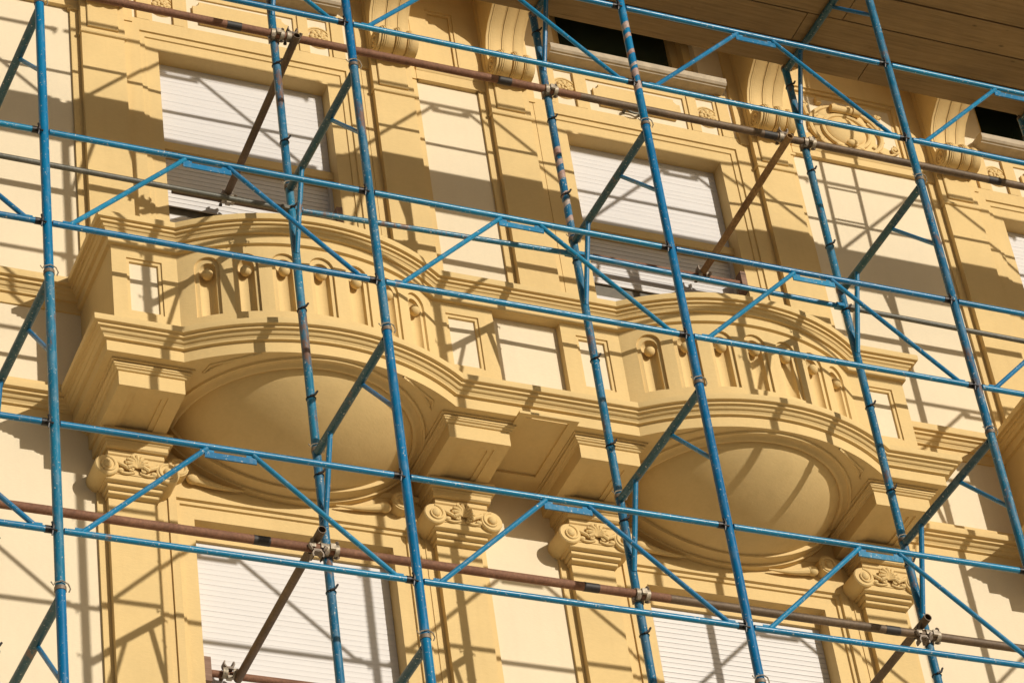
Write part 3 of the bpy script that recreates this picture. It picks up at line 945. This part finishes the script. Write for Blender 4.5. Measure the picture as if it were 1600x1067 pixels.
# ------------------------------------------------------------------ scaffold
U = 1.0                             # one scaffold unit: bays 1.8 m, lifts 1.93 m, frames 1 m wide
SX = [3.473, 5.264, 7.056, 8.862, 10.660, 12.450]
FY = -2.200
LV = [10.127, 12.060, 13.993, 15.926]
RX, RY, RZ = -0.034, 1.000, 0.0
def pin(mb, x, y, z, s=1):
    mb.path([(x - 0.012 * s, y - 0.028, z - 0.014), (x + 0.012 * s, y - 0.034, z - 0.004), (x + 0.030 * s, y - 0.030, z + 0.026)], [0.008, 0.007, 0.006], 6)
    mb.ring((x, y, z - 0.012), 0.0265, 0.0035, 'z', 16, 5)
def frame_proto():
    r = thing('scaffold_portal', 'x', 'scaffold frame')
    a = MB(); a.tube((0, 0, -1.883), (0, 0, 0.049), 0.0245, 18); a.build('front_standard', BLUE, r)
    a = MB(); a.tube((RX, RY, -1.905), (RX, RY, 0.027), 0.0245, 18); a.build('rear_standard', BLUEWORN, r)
    a = MB(); a.tube((0, 0.022, 0.0), (RX, RY - 0.022, RZ), 0.0235, 16); a.build('transom', BLUEDARK, r)
    a = MB(); a.tube((0, 0.380, -0.012), (0, 0.015, -0.46), 0.0125, 10); a.build('knee_brace', BLUE, r)
    a = MB(); a.tube((RX, 0.790, -0.012), (RX, RY - 0.015, -0.50), 0.0155, 10); a.build('knee_brace', BLUE, r)
    for (x, y, z) in ((0, 0, 0.05), (RX, RY, 0.028)):
        a = MB(); a.tube((x, y, z - 0.016), (x, y, z + 0.006), 0.0285, 18); a.build('joint_collar', GALVDARK, r)
    for (x, y, z) in ((0, 0, 0.055), (RX, RY, 0.033)):
        a = MB(); a.path([(x - 0.045, y - 0.01, z + 0.02), (x - 0.038, y - 0.018, z - 0.004), (x - 0.030, y - 0.024, z + 0.010), (x + 0.0, y - 0.034, z + 0.016), (x + 0.030, y - 0.026, z + 0.008), (x + 0.045, y - 0.01, z - 0.006), (x + 0.040, y, z - 0.02)], 0.0035, 6)
        a.build('joint_pin', GALV, r)
    for z in (-0.905, -1.54, -0.14):
        a = MB(); pin(a, RX, RY, z); a.build('locking_pin', DARKMETAL, r)
    return r
bay_words = ['far left upright', 'upright crossing the left bow', 'upright crossing the right bow', 'right-hand upright', 'last upright off the right edge', 'upright beyond the right edge']
pos_words = ['at the far left edge', 'before the left bow', 'before the right bow', 'before the plain wall', 'by the rightmost balcony', 'beyond the right edge']
lift_words = ['bottom lift', 'lift carrying the lower brown tube', 'lift at handrail height', 'top lift under the boards']
proto = frame_proto()
a = MB(); a.tube((0, 0, -1.883), (0, 0, 0.049), 0.0245, 18); _o = a.build('front_standard', BLUEWORN); WORNFRONT = _o.data; bpy.data.objects.remove(_o)
first = True
for i, x in enumerate(SX):
    for j, z in enumerate(LV):
        o = proto if first else copy_tree(proto)
        first = False
        o.location = (x, FY, z); o.scale = (U, U, U)
        tag(o, 'blue portal frame %s, %s' % (pos_words[i], lift_words[j]), 'scaffold frame', 'blue scaffold portal frames')
        if i == 3 or (i, j) in ((1, 2), (0, 1)):          # the greyer, more battered front uprights
            for ch in [q for q in bpy.data.objects if q.parent == o and q.name.startswith('front_standard')]:
                ch.data = WORNFRONT
# paint-splashed red and white collars on two rear standards and one front one
def splash(i, j, rear, z0, z1, n, k0):
    f = [o for o in bpy.data.objects if o.get('label', '').startswith('blue portal frame %s, %s' % (pos_words[i], lift_words[j]))][0]
    for k in range(n):
        mb = MB()
        z = z0 + (z1 - z0) * k / n
        x, y = (RX, RY) if rear else (0, 0)
        h = (z1 - z0) / n * random.uniform(0.22, 0.62)
        z += random.uniform(-0.02, 0.03)
        # slanted sleeve of paint
        rows = []
        for q in (0, 1):
            rows.append([(x + 0.0249 * math.cos(2 * PI * m_ / 16), y + 0.0249 * math.sin(2 * PI * m_ / 16), z + q * h + random.uniform(0.010, 0.024) * math.cos(2 * PI * m_ / 16 + 0.6)) for m_ in range(16)])
        mb.strip(rows, True)
        mb.build('paint_stripe', PINKPAINT, f)
PINKPAINT = rusty('pinkish_white_paint', (0.36, 0.17, 0.12), (0.48, 0.42, 0.36), 0.6)
splash(2, 3, False, -1.62, -1.02, 6, 0)
splash(2, 3, True, -1.88, -1.12, 7, 0)

def guard_proto():
    r = thing('guard_truss', 'x', 'guard frame')
    L = 1.795
    a = MB(); a.tube((0.026, 0, 0.638), (L - 0.06, 0, 0.638), 0.0165, 14); a.build('top_rail', BLUELIGHT, r)
    a = MB(); a.tube((0.026, 0, 0), (L - 0.06, 0, 0), 0.0165, 14); a.build('bottom_rail', BLUELIGHT, r)
    a = MB(); a.tube((0.115, 0, 0.008), (0.760, 0, 0.625), 0.0135, 10); a.build('diagonal', BLUELIGHT, r)
    a = MB(); a.tube((L - 0.110, 0, 0.008), (0.995, 0, 0.625), 0.0135, 10); a.build('diagonal', BLUELIGHT, r)
    a = MB(); a.box(0.745, 1.010, -0.006, 0.002, 0.568, 0.602)
    a.build('plate', BLUELIGHT, r)
    for x, s_ in ((0.115, 1), (L - 0.110, -1), (0.760, -1), (0.995, 1)):
        z = 0.0 if x in (0.115, L - 0.110) else 0.630
        g_ = MB(); g_.box(x - 0.035, x + 0.035, -0.002, 0.002, z - 0.012, z + (0.03 if z < .1 else -0.03) + 0.0)
        g_.build('gusset', BLUELIGHT, r)
    for z in (0, 0.638):
        c = MB(); c.tube((L - 0.065, 0, z), (L - 0.024, 0, z), 0.019, 12)
        c.path([(L - 0.035, -0.02, z + 0.03), (L - 0.030, -0.024, z), (L - 0.036, -0.016, z - 0.045)], [0.006, 0.008, 0.004], 6)
        c.path([(L - 0.045, -0.022, z - 0.012), (L - 0.012, -0.026, z - 0.022)], 0.006, 6)
        c.build('end_clamp', DARKMETAL, r)
    return r
bay_pos = ['at the left edge', 'across the left bow', 'across the middle piece', 'across the right bow', 'right of the balcony', 'beyond the right edge']
glift = ['level with the lower brown tube', 'before the parapet', 'before the upper brown tube', 'above the boards']
gp = guard_proto(); first = True
for i, x in enumerate([SX[0] - 1.795] + SX[:5]):
    for j, z in enumerate(LV):
        if i == 0 and j > 2: continue
        o = gp if first else copy_tree(gp)
        first = False
        o.location = (x, FY - 0.004, z + 0.379 * U)
        nx = ([SX[0]] + SX[1:])[i]
        o.scale = ((nx - x) / 1.795, U, U)
        tag(o, 'blue trussed guard frame %s, %s' % (bay_pos[i], glift[j]), 'guard rail', 'blue trussed guard frames')

# brown horizontal tubes tied behind the frames
def long_tube(name, label, cat, x0, x1, y, z, r, mat, sleeves=(), group=None):
    t = thing(name, label, cat, (x0, y, z), group)
    a = MB(); a.tube((0, 0, 0), (x1 - x0, 0, 0), r, 18, hollow=0.84); a.build('tube', mat, t)
    for sx in sleeves:
        s_ = MB(); s_.tube((sx - x0 - 0.045, 0, 0), (sx - x0 + 0.045, 0, 0), r + 0.0012, 18); s_.build('sleeve', TAPE, t)
    return t
TY = -1.250
G_ = 'brown steel tubes along the scaffold'
long_tube('scaffold_tube', 'rust-brown tube across the top left, passing before the left window head', 'scaffold tube', 2.2, 7.22, TY, 15.228, 0.0248, RUST, (4.96, 6.71), G_)
long_tube('scaffold_tube', 'darker greyish brown tube across the top right, passing under the cartouche', 'scaffold tube', 7.221, 12.9, TY, 15.228, 0.0248, RUSTDARK, (8.55, 10.2), G_)
long_tube('scaffold_tube', 'rust-brown tube across the bottom left, passing before the lower left shutter', 'scaffold tube', 2.0, 7.19, TY, 11.380, 0.0248, RUST, (4.85, 6.72), G_)
long_tube('scaffold_tube', 'darker greyish brown tube across the bottom right, passing before the lower right shutter', 'scaffold tube', 7.191, 12.9, TY, 11.380, 0.0248, RUSTDARK, (8.57,), G_)

# couplers
def coupler_proto():
    r = thing('tube_coupler', 'x', 'coupler')
    # jaw round the horizontal tube (axis x), shells with a gap
    def shell(mb, axis, c, rr, w, a0, a1):
        n = 12; P_ = []
        for q in (0, 1):
            row = []
            for R_ in (rr, rr + 0.0075):
                pass
        rows = []
        for (R_, e) in ((rr, -1), (rr + 0.008, -1), (rr + 0.008, 1), (rr, 1)):
            row = []
            for k in range(n + 1):
                a = a0 + (a1 - a0) * k / n
                u, v = R_ * math.cos(a), R_ * math.sin(a)
                row.append((c[0] + e * w, c[1] + u, c[2] + v) if axis == 'x' else (c[0] + u, c[1] + v, c[2] + e * w))
            rows.append(row)
        rows.append(rows[0])
        mb.strip(rows)
    a = MB()
    shell(a, 'x', (0.030, 0, 0), 0.025, 0.012, rad(60), rad(290)); shell(a, 'x', (-0.026, 0, 0), 0.025, 0.014, rad(60), rad(290))
    a.box(-0.012, 0.018, -0.040, -0.024, -0.016, 0.018)
    a.build('jaw', GALV, r)
    a = MB()
    shell(a, 'z', (0, 0.052, 0), 0.025, 0.024, rad(150), rad(390))
    a.box(-0.022, 0.022, 0.016, 0.032, -0.022, 0.022)
    a.build('jaw', GALVDARK, r)
    for bl in (((0.036, -0.020, 0.030), (0.040, -0.002, 0.052), .011), ((-0.030, 0.026, -0.020), (-0.050, -0.002, -0.029), .012), ((0.030, 0.030, -0.024), (0.044, 0.006, -0.030), .012), ((-0.034, -0.01, -0.030), (-0.034, -0.03, -0.042), .011)):
        a = MB(); a.path([bl[0], tuple(Vector(bl[0]).lerp(Vector(bl[1]), .5)), bl[1]], [.006, bl[2], bl[2]], 7); a.build('bolt', GALVDARK, r)
    return r
cp_ = coupler_proto(); first = True
cw = {(1, 1): 'spattered clamp joining blue upright and brown tube, before the left window head', (2, 1): 'spattered clamp joining blue upright and brown tube, left of the right window head',
      (3, 1): 'pinkish clamp joining blue upright and brown tube, under the cartouche',
      (1, 0): 'pale clamp on the lower brown tube, before the lower left shutter', (2, 0): 'pale clamp on the lower brown tube, left of the lower right shutter',
      (3, 0): 'pale clamp on the lower brown tube, by the rightmost capital'}
for (i, j), lab in cw.items():
    o = cp_ if first else copy_tree(cp_)
    first = False
    o.location = (SX[i] + RX * U, TY, 15.228 if j else 11.380)
    tag(o, lab, 'coupler', 'clamps joining brown tubes to the uprights')

# tie tubes running back to the window reveals
def tie(p0, p1, zb, mat, label, clamp_label):
    t = thing('tie_tube', label, 'tie tube', p0, 'tie tubes running back to the windows')
    a = MB(); a.tube((0, 0, 0), tuple(q - p for p, q in zip(p0, p1)), 0.0238, 16, hollow=0.82); a.build('tube', mat, t)
    c = copy_tree(cp_, None, (p0[0] - 0.002, TY, zb)); c.rotation_euler = (rad(90), 0, 0) if p0[2] < zb else (rad(-90), 0, 0)
    tag(c, clamp_label, 'coupler', 'clamps holding the tie tubes')
tie((5.331, -1.320, 15.178), (5.331, 0.03, 15.100), 15.228, RUSTDARK, 'dark brown tie tube running back to the left window, open end at top', 'stained clamp at the open tube end before the upper left shutter')
tie((8.651, -1.320, 15.180), (8.651, 0.03, 15.172), 15.228, RUSTYELLOW, 'tie tube with peeling yellowish paint running back to the right window', 'stained clamp on the yellowish tie tube, left of the cartouche')
tie((5.153, -1.350, 11.431), (5.153, 0.04, 11.425), 11.380, RUSTDARK, 'dark brown tie tube running back to the lower left shutter', 'stained clamp at the open tube end before the lower left shutter')
tie((8.760, -1.350, 11.431), (8.760, 0.06, 11.425), 11.380, RUSTDARK, 'dark brown tie tube running down past the rightmost capital', 'stained clamp at the open tube end beside the rightmost capital')

# reveal tubes jammed across the windows with packing blocks
def reveal(cx, hw, z, y, mat, lab, bl, side=1, r=0.021):
    t = long_tube('reveal_tube', lab, 'scaffold tube', cx - hw + 0.04, cx + hw - 0.04, y, z, r, mat, (), 'tubes jammed across the window openings')
    b = MB(); b.box(-0.020, 0.020, -0.035, 0.035, -0.075, 0.085)
    o = b.build('packing_block', BLOCKWOOD); o.location = (cx + side * (hw - 0.021), y, z)
    tag(o, bl, 'wood block', 'packing blocks wedged in the window reveals')
reveal(CU - 1.44, 0.58, 15.062, 0.040, RUSTDARK, 'dark thin tube across the upper left window, before the slatted curtain', 'worn wooden block wedged at the right side of the upper left window')
reveal(CU + 1.44, 0.58, 15.155, 0.040, RUST, 'pinkish brown tube across the upper right window, before the slatted curtain', 'cracked wooden block wedged at the right side of the upper right window')
reveal(CL - 1.42, 0.604, 11.455, 0.050, RUST, 'brown tube across the lower left window at the bottom edge', 'reddish wooden block wedged at the left side of the lower left window', -1)
def clamp_at(x, y, z, lab):
    c = copy_tree(cp_, None, (x, y, z)); c.rotation_euler = (rad(90), 0, 0)
    tag(c, lab, 'coupler', 'clamps on the tubes across the windows')
clamp_at(5.331, 0.03, 15.062, 'rusty clamp where the tie tube meets the tube across the upper left window')
clamp_at(8.651, 0.03, 15.155, 'rusty clamp where the yellowish tie meets the tube across the upper right window')
clamp_at(5.10, 0.03, 11.455, 'rusty clamp where the tie tube meets the tube across the lower left window')

# thin ledgers between the rear uprights
def ledger(x0, x1, z0, z1, mat, lab, r=0.0165):
    t = thing('rear_ledger', lab, 'ledger', (x0, FY + RY * U, z0), 'thin ledgers between the rear uprights')
    a = MB(); a.tube((0, 0, 0), (x1 - x0, 0, z1 - z0), r, 14); a.build('tube', mat, t)
    a = MB(); a.box(-0.03, 0.035, -0.022, 0.022, -0.012, 0.012); a.build('end_hook', mat, t)
    a = MB(); a.box(x1 - x0 - 0.035, x1 - x0 + 0.03, -0.022, 0.022, z1 - z0 - 0.012, z1 - z0 + 0.012)
    a.build('end_hook', mat, t)
R_ = [x + RX * U for x in SX]
ledger(R_[0] - 0.4, R_[1] - 0.03, 13.852, 13.842, GREYTUBE, 'thin grey-green ledger at the left, just above the left bow handrail')
ledger(R_[1] + 0.03, R_[2] - 0.03, 13.847, 13.904, BLUEWORN, 'thin blue ledger with rust patches between the two bows')
ledger(R_[2] + 0.03, R_[3] - 0.03, 13.904, 13.875, BLUELIGHT, 'shiny thin blue ledger just above the right bow handrail')
ledger(R_[3] + 0.03, R_[4] - 0.03, 13.875, 13.860, GREYTUBE, 'thin grey-green ledger at the right edge, before the plain wall strip')

# wooden boards of the deck
rows_y = [-2.205, -1.950, -1.695, -1.440]
words_row = ['outermost row', 'second row from the outside', 'third row from the outside', 'row nearest the wall']
slope = 0.0
nbrd = 0
for k, y in enumerate(rows_y):
    wdt = (0.240, 0.247, 0.242, 0.212)[k]
    cuts = [1.4 + (0.0, 0.9, 0.35, 1.2)[k], 5.0 + (0.2, 0.0, 0.9, 0.3)[k], 8.75 + (0.55, 0.25, 0.0, 0.6)[k], 12.7]
    for q in range(3):
        x0, x1 = cuts[q] + 0.004, cuts[q + 1] - 0.004
        t = MB()
        zz = 15.951 + random.uniform(-0.002, 0.002)
        L = x1 - x0
        sag = random.uniform(0.0, 0.004)
        nseg = 6
        for e in range(nseg):
            u0, u1 = L * e / nseg, L * (e + 1) / nseg
            s0, s1 = -sag * math.sin(PI * e / nseg), -sag * math.sin(PI * (e + 1) / nseg)
            b0 = len(t.v)
            z_ = wdt * slope
            t.add([(u0, 0, s0), (u1, 0, s1), (u1, wdt, s1 + z_), (u0, wdt, s0 + z_), (u0, 0, s0 + .045), (u1, 0, s1 + .045), (u1, wdt, s1 + z_ + .045), (u0, wdt, s0 + z_ + .045)],
                  [(0, 3, 2, 1), (4, 5, 6, 7), (0, 1, 5, 4), (2, 3, 7, 6)] + ([(3, 0, 4, 7)] if e == 0 else []) + ([(1, 2, 6, 5)] if e == nseg - 1 else []))
        o = t.build('wooden_board', WOOD)
        o.location = (x0, y, zz)
        tag(o, 'long wooden scaffold board, %s, %s' % (words_row[k], ('left length', 'middle length', 'right length')[q]), 'board', 'wooden boards of the scaffold deck')

# inner rail and ladder standing on the deck, seen by their shadows on the wall
t = thing('deck_inner_rail', 'thin blue inner rail along the wall side of the boarded deck', 'guard rail', (1.7, FY + RY, 16.25))
a = MB(); a.tube((0, 0, 0), (10.9, 0, 0), 0.0135, 12); a.build('tube', BLUELIGHT, t)
t = thing('ladder', 'narrow ladder standing on the boards near the right edge, its shadow on the plain wall', 'ladder', (10.44, FY + RY, 16.0))
for sx in (-0.13, 0.13):
    a = MB(); a.tube((sx, 0, 0), (sx, 0.10, 2.4), 0.014, 10); a.build('stile', GREYTUBE, t)
for k in range(8):
    a = MB(); a.tube((-0.13, 0.012 + 0.0125 * k, 0.28 + 0.3 * k), (0.13, 0.012 + 0.0125 * k, 0.28 + 0.3 * k), 0.010, 8); a.build('rung', GREYTUBE, t)
